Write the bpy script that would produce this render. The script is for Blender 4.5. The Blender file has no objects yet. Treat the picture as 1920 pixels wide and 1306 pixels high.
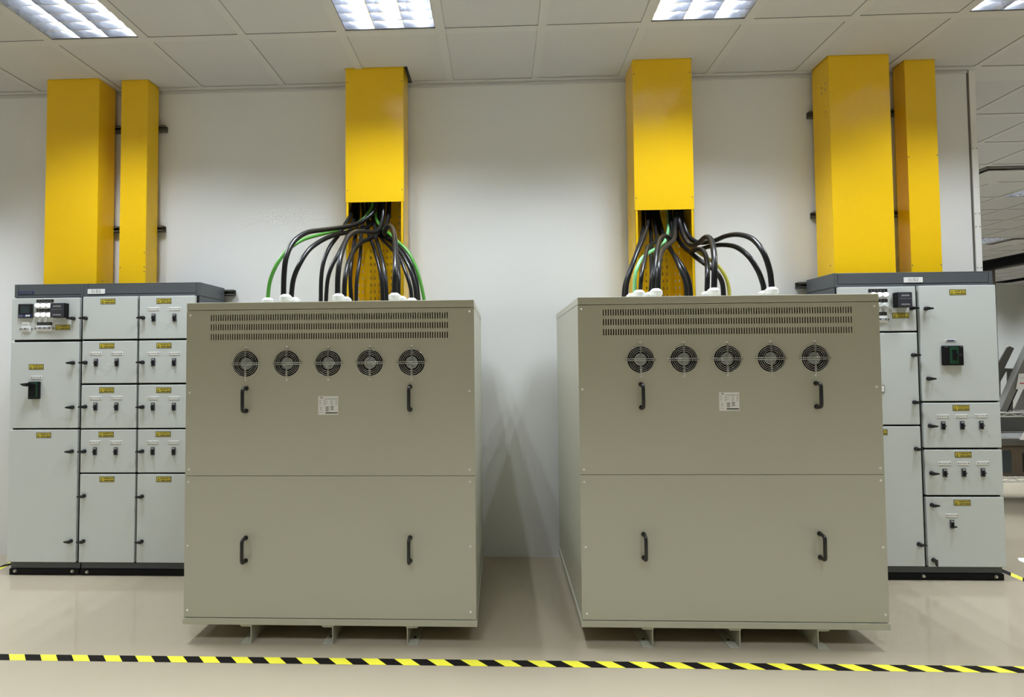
import bpy, bmesh, math, random
from mathutils import Vector, Matrix
random.seed(4)
S = bpy.context.scene
COL = S.collection

# ------------------------------------------------------------------ camera
F, YAW, PITCH, ROLL, CAMH, CX, CY = 1002.8, -0.0361, 0.0336, -0.0082, 1.3749, 901.2, 637.0
W, H = 1920.0, 1306.0
fwd = Vector((math.sin(YAW)*math.cos(PITCH), math.cos(YAW)*math.cos(PITCH), math.sin(PITCH)))
r0 = Vector((math.cos(YAW), -math.sin(YAW), 0)); u0 = r0.cross(fwd)
rgt = r0*math.cos(ROLL) + u0*math.sin(ROLL); upv = -r0*math.sin(ROLL) + u0*math.cos(ROLL)
cd = bpy.data.cameras.new('camera'); cam = bpy.data.objects.new('camera', cd); COL.objects.link(cam)
m = Matrix((rgt, upv, -fwd)).transposed().to_4x4(); m.translation = (0, 0, CAMH); cam.matrix_world = m
cd.sensor_fit = 'HORIZONTAL'; cd.sensor_width = 36.0; cd.lens = F/W*36.0
cd.shift_x = (W/2-CX)/W; cd.shift_y = -(H/2-CY)/W
cd.clip_start = 0.05; cd.clip_end = 100
S.camera = cam

def at(px, py, X=None, Y=None, Z=None):
    """the point of a plane of the room that the photograph shows at px, py"""
    d = fwd + rgt*((px-CX)/F) + upv*((CY-py)/F)
    if Y is not None: t = Y/d.y
    elif Z is not None: t = (Z-CAMH)/d.z
    else: t = X/d.x
    return Vector((0, 0, CAMH)) + d*t

# ------------------------------------------------------------------ world, light, exposure
wd = bpy.data.worlds.new('world'); S.world = wd; wd.use_nodes = True
wd.node_tree.nodes['Background'].inputs[0].default_value = (0.8, 0.85, 0.9, 1)
wd.node_tree.nodes['Background'].inputs[1].default_value = 0.02
S.view_settings.view_transform = 'Standard'; S.view_settings.look = 'None'
S.view_settings.exposure = 0.0; S.view_settings.gamma = 1.0; S.view_settings.use_curve_mapping = False
S.cycles.max_bounces = 10; S.cycles.diffuse_bounces = 6
S.cycles.caustics_reflective = False; S.cycles.caustics_refractive = False
ROOM_W, TUBE_W, LIGHT_SPREAD, TUBE_E = 23.5, 24.5, math.radians(98), 12.0

def lamp(name, x, y, z, sx, sy, parent=None, watt=None, spread=None):
    l = bpy.data.lights.new(name, 'AREA'); l.shape = 'RECTANGLE'; l.size = sx; l.size_y = sy
    l.energy = watt or ROOM_W; l.spread = spread or LIGHT_SPREAD; l.color = (0.85, 0.92, 1.0)
    o = bpy.data.objects.new(name, l); COL.objects.link(o); o.location = (x, y, z)
    if parent: o.parent = parent
    return o

# ------------------------------------------------------------------ materials
def mat(name, col, rough=0.5, metal=0.0, noise=0.0, scale=8.0, bump=0.0, bscale=60.0, spec=0.5, emit=None, coat=0.0):
    mt = bpy.data.materials.new(name); mt.use_nodes = True; nt = mt.node_tree; b = nt.nodes['Principled BSDF']
    b.inputs['Base Color'].default_value = (*col, 1); b.inputs['Roughness'].default_value = rough
    b.inputs['Metallic'].default_value = metal; b.inputs['Specular IOR Level'].default_value = spec
    b.inputs['Coat Weight'].default_value = coat; b.inputs['Coat Roughness'].default_value = 0.08
    tc = nt.nodes.new('ShaderNodeTexCoord')
    if noise:
        n = nt.nodes.new('ShaderNodeTexNoise'); n.inputs['Scale'].default_value = scale; n.inputs['Detail'].default_value = 4
        nt.links.new(tc.outputs['Object'], n.inputs['Vector'])
        mx = nt.nodes.new('ShaderNodeMix'); mx.data_type = 'RGBA'
        mx.inputs[6].default_value = (*[c*(1-noise) for c in col], 1); mx.inputs[7].default_value = (*[min(1, c*(1+noise)) for c in col], 1)
        nt.links.new(n.outputs['Fac'], mx.inputs[0]); nt.links.new(mx.outputs[2], b.inputs['Base Color'])
    if bump:
        n2 = nt.nodes.new('ShaderNodeTexNoise'); n2.inputs['Scale'].default_value = bscale; n2.inputs['Detail'].default_value = 3
        nt.links.new(tc.outputs['Object'], n2.inputs['Vector'])
        bp = nt.nodes.new('ShaderNodeBump'); bp.inputs['Strength'].default_value = bump; bp.inputs['Distance'].default_value = 0.004
        nt.links.new(n2.outputs['Fac'], bp.inputs['Height']); nt.links.new(bp.outputs['Normal'], b.inputs['Normal'])
    if emit:
        b.inputs['Emission Color'].default_value = (*emit[0], 1); b.inputs['Emission Strength'].default_value = emit[1]
    return mt
M = dict(
    wall=mat('wall_paint', (0.74, 0.75, 0.75), 0.55, noise=0.015, scale=2, bump=0.05, bscale=90),
    wall_grey=mat('grey_wall_paint', (0.30, 0.30, 0.29), 0.6, noise=0.02, scale=2),
    wall_far=mat('far_wall_paint', (0.72, 0.74, 0.72), 0.6, noise=0.02, scale=2),
    tile=mat('ceiling_tile', (0.53, 0.535, 0.55), 0.8, noise=0.02, scale=5, bump=0.08, bscale=220),
    tbar=mat('ceiling_grid_paint', (0.55, 0.555, 0.56), 0.6, noise=0.01),
    reveal=mat('gap_shade_paint', (0.20, 0.20, 0.19), 0.9, noise=0.05),  # tile recess sides coloured dark to stand in for the gap shadow
    void=mat('plenum_dark', (0.02, 0.02, 0.02), 0.9, noise=0.05),
    floor=mat('epoxy_floor', (0.42, 0.365, 0.268), 0.075, noise=0.03, scale=3.0, bump=0.015, bscale=14, spec=0.5),
    beige=mat('pebble_grey_enamel', (0.45, 0.446, 0.36), 0.38, noise=0.01, scale=3, bump=0.03, bscale=300),
    inside=mat('enclosure_painted_dark', (0.03, 0.03, 0.026), 0.6, noise=0.05),
    yellow=mat('yellow_enamel', (0.90, 0.565, 0.008), 0.17, noise=0.015, scale=3, bump=0.02, bscale=120),
    grey=mat('light_grey_enamel', (0.575, 0.61, 0.60), 0.36, noise=0.01, scale=4, bump=0.04, bscale=300),
    dgrey=mat('dark_grey_enamel', (0.085, 0.095, 0.105), 0.42, noise=0.03, scale=5, bump=0.03, bscale=200),
    black=mat('black_plastic', (0.012, 0.012, 0.013), 0.35, noise=0.1, scale=20),
    gasket=mat('gasket_black', (0.006, 0.006, 0.007), 0.6, noise=0.1, spec=0.2),
    cable=mat('black_cable_sheath', (0.010, 0.010, 0.011), 0.33, noise=0.12, scale=12, spec=0.32),
    green=mat('green_cable_sheath', (0.07, 0.27, 0.035), 0.38, noise=0.08, scale=10),
    mint=mat('pale_green_cable_sheath', (0.22, 0.58, 0.26), 0.38, noise=0.08, scale=10),
    olive=mat('yellow_green_cable_sheath', (0.45, 0.42, 0.06), 0.38, noise=0.08, scale=10),
    white=mat('white_plastic', (0.80, 0.81, 0.80), 0.4, noise=0.01),
    tagw=mat('white_tag', (0.78, 0.79, 0.78), 0.4, noise=0.01),
    ink=mat('black_ink', (0.02, 0.02, 0.02), 0.5, noise=0.05),
    inkgrey=mat('grey_ink', (0.35, 0.35, 0.34), 0.5, noise=0.05),
    inkblue=mat('blue_ink', (0.02, 0.028, 0.10), 0.5, noise=0.05),
    labely=mat('label_yellow', (0.56, 0.46, 0.05), 0.45, noise=0.03),
    chrome=mat('chrome_wire', (0.66, 0.66, 0.64), 0.20, 1.0, noise=0.02),
    hub=mat('fan_hub_foil', (0.52, 0.56, 0.54), 0.30, 0.85, noise=0.10, scale=40),
    zinc=mat('bright_zinc_screw', (0.80, 0.80, 0.77), 0.28, 0.35, noise=0.03, scale=40),
    steel=mat('zinc_steel', (0.50, 0.50, 0.47), 0.35, 0.9, noise=0.06, scale=30),
    dsteel=mat('dull_steel', (0.16, 0.155, 0.14), 0.5, 0.5, noise=0.08, scale=20),
    mirror=mat('louvre_aluminium', (0.70, 0.72, 0.77), 0.16, 1.0, noise=0.01),
    tube=mat('lamp_tube', (0.9, 0.9, 0.9), 0.4, noise=0.01, emit=((1.0, 0.98, 0.95), TUBE_E)),
    gwin=mat('dark_green_plastic', (0.008, 0.055, 0.024), 0.4, noise=0.05),
    screen=mat('meter_glass', (0.03, 0.045, 0.05), 0.12, noise=0.05),
    lampw=mat('lit_white_lens', (0.85, 0.85, 0.85), 0.3, noise=0.01, emit=((1, 1, 1), 0.9)),
    lens=mat('unlit_white_lens', (0.72, 0.74, 0.75), 0.25, noise=0.01),
    smoke=mat('smoked_cover', (0.045, 0.047, 0.06), 0.18, noise=0.08),
    tapey=mat('tape_yellow', (0.92, 0.86, 0.055), 0.45, noise=0.02),
    tapek=mat('tape_black', (0.012, 0.010, 0.009), 0.6, noise=0.05, spec=0.08),
    paper=mat('white_paper', (0.85, 0.85, 0.86), 0.7, noise=0.01),
    red=mat('red_ink', (0.55, 0.06, 0.06), 0.6, noise=0.02),
    gsheet=mat('grey_sheet_metal', (0.30, 0.30, 0.29), 0.4, 0.4, noise=0.05, scale=6),
    brown=mat('brown_gloss', (0.10, 0.075, 0.05), 0.2, noise=0.2, scale=9),
)

# ------------------------------------------------------------------ mesh helpers
class MB:
    def __init__(s): s.v = []; s.f = []; s.m = []; s.mats = []; s.sm = []
    def mi(s, k):
        if k not in s.mats: s.mats.append(k)
        return s.mats.index(k)
    def face(s, pts, k, sm=False):
        b = len(s.v); s.v += [tuple(p) for p in pts]; s.f.append(list(range(b, b+len(pts)))); s.m.append(s.mi(k)); s.sm.append(sm)
    def raw(s, vs, fs, k, sm=False):
        b = len(s.v); s.v += [tuple(p) for p in vs]; i = s.mi(k)
        for f in fs: s.f.append([b+j for j in f]); s.m.append(i); s.sm.append(sm)
    def box(s, x0, x1, y0, y1, z0, z1, k, bev=0.0):
        if x0 > x1: x0, x1 = x1, x0
        if y0 > y1: y0, y1 = y1, y0
        if z0 > z1: z0, z1 = z1, z0
        bm = bmesh.new(); bmesh.ops.create_cube(bm, size=1)
        for v in bm.verts: v.co = Vector(((x0+x1)/2+v.co.x*(x1-x0), (y0+y1)/2+v.co.y*(y1-y0), (z0+z1)/2+v.co.z*(z1-z0)))
        if bev: bmesh.ops.bevel(bm, geom=list(bm.edges), offset=min(bev, 0.45*min(x1-x0, y1-y0, z1-z0)), segments=2, profile=0.5, affect='EDGES')
        bm.verts.index_update()
        s.raw([v.co.copy() for v in bm.verts], [[v.index for v in f.verts] for f in bm.faces], k); bm.free()
    def cyl(s, c, ax, r, h, k, n=20, r2=None, cap=True):
        """cylinder or cone from c along ax for h"""
        ax = Vector(ax).normalized(); a = ax.orthogonal().normalized(); b = ax.cross(a); c = Vector(c); r2 = r if r2 is None else r2
        vs = [c+(a*math.cos(t)+b*math.sin(t))*r for t in [2*math.pi*i/n for i in range(n)]]
        vs += [c+ax*h+(a*math.cos(t)+b*math.sin(t))*r2 for t in [2*math.pi*i/n for i in range(n)]]
        s.raw(vs, [[i, (i+1) % n, n+(i+1) % n, n+i] for i in range(n)], k, True)
        if cap: s.face(vs[:n][::-1], k); s.face(vs[n:], k)
    def tube(s, pts, r, k, n=10, closed=False, cap=True):
        pts = [Vector(p) for p in pts]; N = len(pts); T = []
        for i in range(N):
            if closed: t = pts[(i+1) % N]-pts[i-1]
            else: t = pts[min(i+1, N-1)]-pts[max(i-1, 0)]
            T.append(t.normalized())
        nrm = T[0].orthogonal().normalized(); vs = []
        for i in range(N):
            nrm = (nrm - T[i]*nrm.dot(T[i])).normalized(); bi = T[i].cross(nrm)
            vs += [pts[i]+(nrm*math.cos(a)+bi*math.sin(a))*r for a in [2*math.pi*j/n for j in range(n)]]
        fs = []
        for i in range(N if closed else N-1):
            i2 = (i+1) % N
            for j in range(n): fs.append([i*n+j, i*n+(j+1) % n, i2*n+(j+1) % n, i2*n+j])
        s.raw(vs, fs, k, True)
        if cap and not closed: s.face(vs[:n][::-1], k); s.face(vs[-n:], k)
    def ring(s, c, R, r, k, n=36, ax='y'):
        s.tube([Vector(c)+Vector((R*math.cos(t), 0, R*math.sin(t)) if ax == 'y' else (R*math.cos(t), R*math.sin(t), 0)) for t in [2*math.pi*i/n for i in range(n)]], r, k, 6, True)
    def prism(s, poly, y0, y1, k):
        """polygon in x,z pushed from y0 to y1"""
        n = len(poly); vs = [(x, y0, z) for x, z in poly]+[(x, y1, z) for x, z in poly]
        s.raw(vs, [list(range(n)), list(range(2*n-1, n-1, -1))]+[[i, n+i, n+(i+1) % n, (i+1) % n] for i in range(n)], k)
    def text(s, txt, x, y, z, size, k, bold=0.0):
        """letters standing in the x,z plane, facing -y, centred on x, z"""
        cu = bpy.data.curves.new('t', 'FONT'); cu.body = txt; cu.size = size; cu.align_x = 'CENTER'; cu.align_y = 'CENTER'; cu.offset = bold
        o = bpy.data.objects.new('t', cu); COL.objects.link(o); bpy.context.view_layer.update()
        me = o.evaluated_get(bpy.context.evaluated_depsgraph_get()).to_mesh()
        s.raw([(x+v.co.x, y, z+v.co.y) for v in me.vertices], [list(p.vertices) for p in me.polygons], k)
        bpy.data.objects.remove(o); bpy.data.curves.remove(cu)
    def mesh(s, name, o=(0, 0, 0)):
        me = bpy.data.meshes.new(name); ox, oy, oz = o
        me.from_pydata([(x-ox, y-oy, z-oz) for x, y, z in s.v], [], s.f)
        for k in s.mats: me.materials.append(M[k])
        me.polygons.foreach_set('material_index', s.m); me.polygons.foreach_set('use_smooth', s.sm)
        bm = bmesh.new(); bm.from_mesh(me); bmesh.ops.recalc_face_normals(bm, faces=bm.faces) if len(s.f) < 60000 else None; bm.to_mesh(me); bm.free()
        me.update(); return me
    def build(s, name, parent=None, o=(0, 0, 0), loc=None):
        return put(name, s.mesh(name, o), parent, loc)

def put(name, me, parent=None, loc=None):
    ob = bpy.data.objects.new(name, me); COL.objects.link(ob)
    if parent: ob.parent = parent
    if loc is not None: ob.location = loc
    return ob
def tag(o, label, cat, group=None, kind=None):
    if label: o['label'] = label
    if cat: o['category'] = cat
    if group: o['group'] = group
    if kind: o['kind'] = kind
    return o
def thing(name, label, cat, loc, group=None):
    o = bpy.data.objects.new(name, None); COL.objects.link(o); o.location = loc; o.empty_display_size = 0.1
    return tag(o, label, cat, group)
def struct(name, mb, label, cat):
    return tag(mb.build(name), label, cat, kind='structure')
def spline(pts, per=8):
    pts = [Vector(p) for p in pts]; P = [2*pts[0]-pts[1]]+pts+[2*pts[-1]-pts[-2]]; out = []
    for i in range(1, len(P)-2):
        for j in range(per):
            t = j/per; a, b, c, d = P[i-1:i+3]
            out.append(0.5*((2*b)+(c-a)*t+(2*a-5*b+4*c-d)*t*t+(3*b-a-3*c+d)*t**3))
    return out+[pts[-1]]
def cells(x0, x1, z0, z1, holes):
    """the rectangles left when the hole rectangles are taken out of x0..x1, z0..z1"""
    xs = sorted({x0, x1}|{min(max(h[i], x0), x1) for h in holes for i in (0, 1)}); zs = sorted({z0, z1}|{min(max(h[i], z0), z1) for h in holes for i in (2, 3)})
    out = []
    for j in range(len(zs)-1):
        run = None; zc_ = (zs[j]+zs[j+1])/2
        for i in range(len(xs)-1):
            xc = (xs[i]+xs[i+1])/2; hole = any(h[0] < xc < h[1] and h[2] < zc_ < h[3] for h in holes)
            if hole:
                if run is not None: out.append((run, xs[i], zs[j], zs[j+1])); run = None
            elif run is None: run = xs[i]
        if run is not None: out.append((run, xs[-1], zs[j], zs[j+1]))
    return out

# ------------------------------------------------------------------ the room
ZC, TX, YA, YW, XE = 3.3276, -2.709, 3.0977, 3.7477, 3.28     # ceiling, tile grid origin, tile row edge, back wall, end of back wall
TILE, PITCH_T = 0.55, 0.60
duct_spec = [  # x0, x1, y0
    (-3.130, -2.757, 3.548), (-2.625, -2.437, 3.583), (-1.024, -0.632, 3.512), (0.890, 1.274, 3.503), (2.165, 2.551, 3.520), (2.709, 2.906, 3.600)]
ceil_holes = [(a-0.006, b+0.006, c-0.005, YW-0.045) for a, b, c in duct_spec]
ceil_holes[2] = (-1.030, -0.605, 3.505, 3.715)

mb = MB()
mb.face([(-8, -6, 0), (24, -6, 0), (24, 16.5, 0), (-8, 16.5, 0)], 'floor')
mb.box(-8, 24, -6, 16.5, -0.2, -0.002, 'floor')
struct('floor', mb, 'glossy beige epoxy floor of the switch room', 'floor')
mb = MB(); mb.box(-8, XE, YW, YW+0.10, 0, ZC+0.4, 'wall'); struct('wall_back', mb, 'white painted wall behind the beige cabinets', 'wall')
mb = MB(); mb.box(-8.1, -8, -6, YW+.1, 0, ZC+0.4, 'wall'); struct('wall_left', mb, 'white side wall at the left end of the room', 'wall')
mb = MB(); mb.box(-8, 24, -6.1, -6, 0, ZC+0.4, 'wall_grey'); struct('wall_front', mb, 'grey wall opposite the switch cabinets', 'wall')
mb = MB(); mb.box(24, 24.1, -6, 16.5, 0, ZC+0.4, 'wall_far'); struct('wall_right', mb, 'grey wall at the far right of the hall', 'wall')
mb = MB(); mb.box(3, 24, 15.8, 15.9, 0, ZC+0.4, 'wall_far'); struct('wall_far', mb, 'grey wall at the far end of the hall behind', 'wall')
mb = MB(); mb.box(3.18, XE-0.002, YW+.1, 15.8, 0, ZC+0.4, 'wall_far'); struct('wall_inner', mb, 'grey wall running back from the end of the white wall', 'wall')
# strip at the end of the white wall
mb = MB(); mb.box(3.232, 3.243, YW-0.003, YW, 0, ZC, 'dsteel'); struct('trim_1', mb, 'thin dark grey joint strip down the end of the white wall', 'trim')
mb = MB(); mb.box(3.2432, XE+0.004, YW-0.010, YW+0.11, 0, ZC, 'white', 0.002)
for z in (1.96, 2.24, 2.33, 2.78):
    for x in (3.250, 3.275): mb.cyl((x, YW-0.010, z), (0, -1, 0), 0.0035, 0.002, 'dsteel', 8)
struct('trim_2', mb, 'white screwed corner strip at the end of the white wall', 'trim')
mb = MB(); mb.box(-8, 3.23, YW-0.014, YW, ZC-0.020, ZC-0.002, 'tbar'); struct('trim_3', mb, 'pale wall angle where the white wall meets the ceiling', 'trim')

light_cells = []      # (i, y0): square fixtures in a grid that repeats every third tile along the wall
for i in range(-6, 25, 3):
    for k in (0, -4, -8, -12): light_cells.append((i, YA-TILE+k*PITCH_T))
far_lights = [(i, y) for y in (5.70, 9.30, 14.10) for i in (12, 15, 18, 21, 24, 27, 30)]
diffusers = [(13, 5.70), (19, 9.30)]
mb = MB(); UP = 0.0042
def tile_region(i0, i1, ys, lights, skip, far=False):
    for i in range(i0, i1):
        xa, xb = TX+i*PITCH_T, TX+i*PITCH_T+TILE
        mb.face([(xb, ys[0]-.05, ZC), (xb+.05, ys[0]-.05, ZC), (xb+.05, ys[-1]+TILE, ZC), (xb, ys[-1]+TILE, ZC)], 'tbar')
        for y0 in ys:
            lit = next((ly for (li, ly) in lights if li == i and ly-0.01 <= y0 < ly+(1.0 if far else 0.3)), None)
            if lit is None or abs(lit-y0) < 0.05: mb.face([(xa, y0-.05, ZC), (xb, y0-.05, ZC), (xb, y0, ZC), (xa, y0, ZC)], 'tbar')
            if lit is not None or any(s[0] == i and abs(s[1]-y0) < .05 for s in skip): continue
            y1 = y0+TILE; hs = [h for h in ceil_holes if h[0] < xb and h[1] > xa and h[2] < y1 and h[3] > y0]
            for (a, b, c, d) in cells(xa, xb, y0, y1, hs): mb.face([(a, c, ZC+UP), (b, c, ZC+UP), (b, d, ZC+UP), (a, d, ZC+UP)], 'tile')
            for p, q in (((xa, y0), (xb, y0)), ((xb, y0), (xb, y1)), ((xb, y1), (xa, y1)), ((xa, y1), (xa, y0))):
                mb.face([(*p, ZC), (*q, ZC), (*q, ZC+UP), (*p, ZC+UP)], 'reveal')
ys_near = [YA-TILE+PITCH_T*k for k in range(-15, 2)]
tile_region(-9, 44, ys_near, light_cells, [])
mb.face([(-8, YW-.051, ZC), (3.30, YW-.051, ZC), (3.30, YW+.16, ZC), (-8, YW+.16, ZC)], 'tbar') if False else None
for (a, b, c, d) in cells(-8, XE, 3.69, YW, ceil_holes): mb.face([(a, c, ZC+.0005), (b, c, ZC+.0005), (b, d, ZC+.0005), (a, d, ZC+.0005)], 'tbar')
ys_far = [3.90+PITCH_T*k for k in range(0, 20)]
mb.face([(XE, 3.697, ZC+.0005), (24, 3.697, ZC+.0005), (24, 3.86, ZC+.0005), (XE, 3.86, ZC+.0005)], 'tbar')
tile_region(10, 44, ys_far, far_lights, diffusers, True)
mb.box(-8, 24, -6, 16, ZC+0.42, ZC+0.45, 'void')
struct('ceiling', mb, 'suspended ceiling of pale square tiles in a white grid', 'ceiling')

# ------------------------------------------------------------------ ceiling lights
def fixture_meshes(L, n):
    hs = MB(); Wd, D = TILE, 0.115
    hs.box(0, Wd, 0, L, D, D+.004, 'white'); 
    for a in ((0, .006, 0, L), (Wd-.006, Wd, 0, L), (0, Wd, 0, .004), (0, Wd, L-.004, L)): hs.box(*a, 0, D, 'tbar')
    hs.box(.006, Wd-.006, L-.010, L-.0045, -.0005, .002, 'dsteel')
    lv = MB(); px = (Wd-.02)/3
    for k in range(4):
        x = .010+px*k; w = .020 if 0 < k < 3 else .010
        lv.prism([(x-.0015, .002), (x+.0015, .002), (x+w, .063), (x-w, .063)] if 0 < k < 3 else ([(x-.003, .002), (x, .002), (x+.025, .063), (x-.003, .063)] if k == 0 else [(x, .002), (x+.003, .002), (x+.003, .063), (x-.025, .063)]), .006, L-.006, 'mirror')
    for j in range(0, n+1):
        y = .0125+(L-.025)*j/n
        for k in range(3):
            xa, xb = .010+px*k+.002, .010+px*(k+1)-.002; N = 8; vs = []
            for t in range(N+1):
                x = xa+(xb-xa)*t/N; dip = 0.008*math.sin(math.pi*t/N)     # curved top edge of the cross blade
                vs += [(x, y-.0015, .002), (x, y-.007, .063-dip), (x, y+.007, .063-dip), (x, y+.0015, .002)]
            fs = []
            for t in range(N):
                a = t*4; fs += [[a, a+1, a+5, a+4], [a+1, a+2, a+6, a+5], [a+2, a+3, a+7, a+6], [a+3, a, a+4, a+7]]
            lv.raw(vs, fs, 'mirror')
    tb = MB(); tb.cyl((0, .03, 0), (0, 1, 0), .013, L-.06, 'tube', 12)
    for y in (.012, L-.032): tb.cyl((0, y, 0), (0, 1, 0), .0135, .02, 'white', 12)
    return hs.mesh('housing'), lv.mesh('louvre'), tb.mesh('lamp_tube'), px
SHORT, LONG = fixture_meshes(TILE, 7), fixture_meshes(1.15, 14)
lit_label = {(0, 0): 'louvred ceiling light above the left yellow ducts, at the left edge', (3, 0): 'louvred ceiling light above the left beige cabinet',
             (6, 0): 'louvred ceiling light above the right beige cabinet', (9, 0): 'louvred ceiling light cut by the top right corner'}
def fixture(i, y0, label, group, L=TILE):
    x0 = TX+i*PITCH_T; hs, lv, tb, px = SHORT if L == TILE else LONG
    t = thing('ceiling_light', label, 'ceiling light', (x0, y0, ZC), group)
    put('housing', hs, t); put('louvre', lv, t)
    for k in range(3):
        put('lamp_tube', tb, t, (.010+px*(k+.5), 0, .090)); lamp('lamp_light', .010+px*(k+.5), L/2, .0730, .034, L-.06, t, TUBE_W*L/TILE, math.pi)
for (i, y0) in light_cells:
    if i > 9 and y0 < 1.5 and i > 15: continue
    row = round((y0-(YA-TILE))/2.4)
    if row == 0 and i in (0, 3, 6, 9): fixture(i, y0, lit_label[(i, 0)], 'louvred ceiling lights above the cabinets')
    else: 
        x0 = TX+i*PITCH_T
        if row == 0 and i > 15: continue
        lamp('room_light', x0+TILE/2, y0+TILE/2, ZC-.004, TILE-.03, TILE-.03)
flab = {(12, 5.70): 'far louvred light just past the white corner strip', (15, 5.70): 'far louvred light right of the square air vent',
        (18, 9.30): 'distant louvred light left of the farther air vent'}
for (i, y0) in far_lights:
    if (i, y0) in flab: fixture(i, y0, flab[(i, y0)], 'louvred lights in the hall behind', 1.15)
    else: lamp('hall_light', TX+i*PITCH_T+TILE/2, y0+.575, ZC-.004, TILE-.03, 1.12, None, 26.0 if y0 > 12 else 12.0)

# square four-way air vents in the hall ceiling
def vent(i, y0, label):
    x0 = TX+i*PITCH_T; t = thing('air_vent', label, 'air vent', (x0, y0, ZC), 'air vents in the hall ceiling')
    f = MB(); bk = MB()
    bk.box(0.002, TILE-.002, 0.002, TILE-.002, .09, .095, 'void')
    for k in range(4):
        a = .012+.032*k; zz = .002-.010*k*0
        for (p, q) in (((a, TILE-a), (a, a+.006)), ((a, TILE-a), (TILE-a-.006, TILE-a)), ((a, a+.006), (a, TILE-a)), ((TILE-a-.006, TILE-a), (a, TILE-a))):
            f.box(p[0], p[1], q[0], q[1], -.004+.004*k, .05, 'gsheet')
    pl = MB(); pl.box(.135, TILE-.018, .135, TILE-.018, -.006, .004, 'tbar', .002)
    bk.build('duct_throat', t); f.build('louvre', t); pl.build('centre_plate', t)
vent(13, 5.70, 'nearer square air vent with stepped dark slots, in the hall ceiling')
vent(19, 9.30, 'farther square air vent, a dark sliver near the hall beam')

# ------------------------------------------------------------------ beige cabinets
def screw_mesh():
    s = MB(); s.cyl((0, 0, 0), (0, -1, 0), .0052, .002, 'zinc', 12); s.cyl((0, -.002, 0), (0, -1, 0), .0048, .0025, 'zinc', 12, .0022); return s.mesh('screw')
SCREW = screw_mesh()
def fan_meshes():
    h = MB(); R = .0615
    n = 32; c = [(math.cos(2*math.pi*i/n), math.sin(2*math.pi*i/n)) for i in range(n)]
    vs = [(R*a, 0, R*b) for a, b in c]+[(R*a, .040, R*b) for a, b in c]
    h.raw(vs, [[i, (i+1) % n, n+(i+1) % n, n+i] for i in range(n)], 'gasket', True); h.face(vs[n:], 'gasket')
    for k in range(7):
        a0 = 2*math.pi*k/7
        p = []
        for (r, da, y) in ((.030, 0, .012), (.059, .15, .010), (.059, .72, .030), (.030, .6, .032)):
            p.append((r*math.cos(a0+da), y, r*math.sin(a0+da)))
        h.face(p, 'gasket'); h.face([(x, y+.002, z) for x, y, z in p[::-1]], 'gasket')
    hb = MB(); hb.cyl((0, .034, 0), (0, -1, 0), .031, .026, 'gasket', 28); hb.cyl((0, .008, 0), (0, -1, 0), .029, .003, 'hub', 28)
    for k in range(3):
        a = math.radians(140+38*k); hb.box(.017*math.cos(a)-.004, .017*math.cos(a)+.004, .0044, .0049, .017*math.sin(a)-.0018, .017*math.sin(a)+.0018, 'inkgrey')
    g = MB()
    for rr in (.0645, .0560, .0478, .0396, .0300, .0210, .0120): g.ring((0, -.005, 0), rr, .0011 if rr > .035 else .0007, 'chrome')
    for dz in (-.0042, .0042): g.tube([(-.075, -.001, dz), (-.070, -.008, dz), (.070, -.008, dz), (.075, -.001, dz)], .0016, 'chrome', 8)
    for dx in (-.0025, .0025): g.tube([(dx, -.001, -.080), (dx, -.006, -.070), (dx, -.0065, .070), (dx, -.001, .080)], .0012, 'chrome', 8)
    for s in (1, -1): g.cyl((0, 0, .081*s), (0, -1, 0), .0058, .006, 'zinc', 12, .003)
    return h.mesh('fan'), hb.mesh('fan_hub'), g.mesh('fan_guard')
FAN, FHUB, FGUARD = fan_meshes()
def handle_mesh():
    h = MB(); r = .0082; zt = .055; d = .042; pts = [(0, 0, -zt), (0, -d+.014, -zt)]
    pts += [(0, -d+.014-.014*math.sin(a), -zt+.014-.014*math.cos(a)) for a in (.5, 1.0, 1.5708)]
    pts += [(0, -d, zt-.014)]+[(0, -d+.014-.014*math.cos(a), zt-.014+.014*math.sin(a)) for a in (.5, 1.0, 1.5708)]+[(0, 0, zt)]
    h.tube(pts, r, 'black', 12)
    for s in (1, -1): h.cyl((0, 0, zt*s), (0, -1, 0), .011, .006, 'black', 16)
    return h.mesh('handle')
HANDLE = handle_mesh()
def gland_mesh():
    g = MB()
    g.cyl((0, 0, 0), (0, 0, 1), .034, .022, 'white', 6); g.cyl((0, 0, .022), (0, 0, 1), .029, .012, 'white', 24)
    g.cyl((0, 0, .034), (0, 0, 1), .0335, .020, 'white', 12); g.cyl((0, 0, .054), (0, 0, 1), .0335, .014, 'white', 24, .018)
    return g.mesh('cable_gland')
GLAND = gland_mesh()

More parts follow.
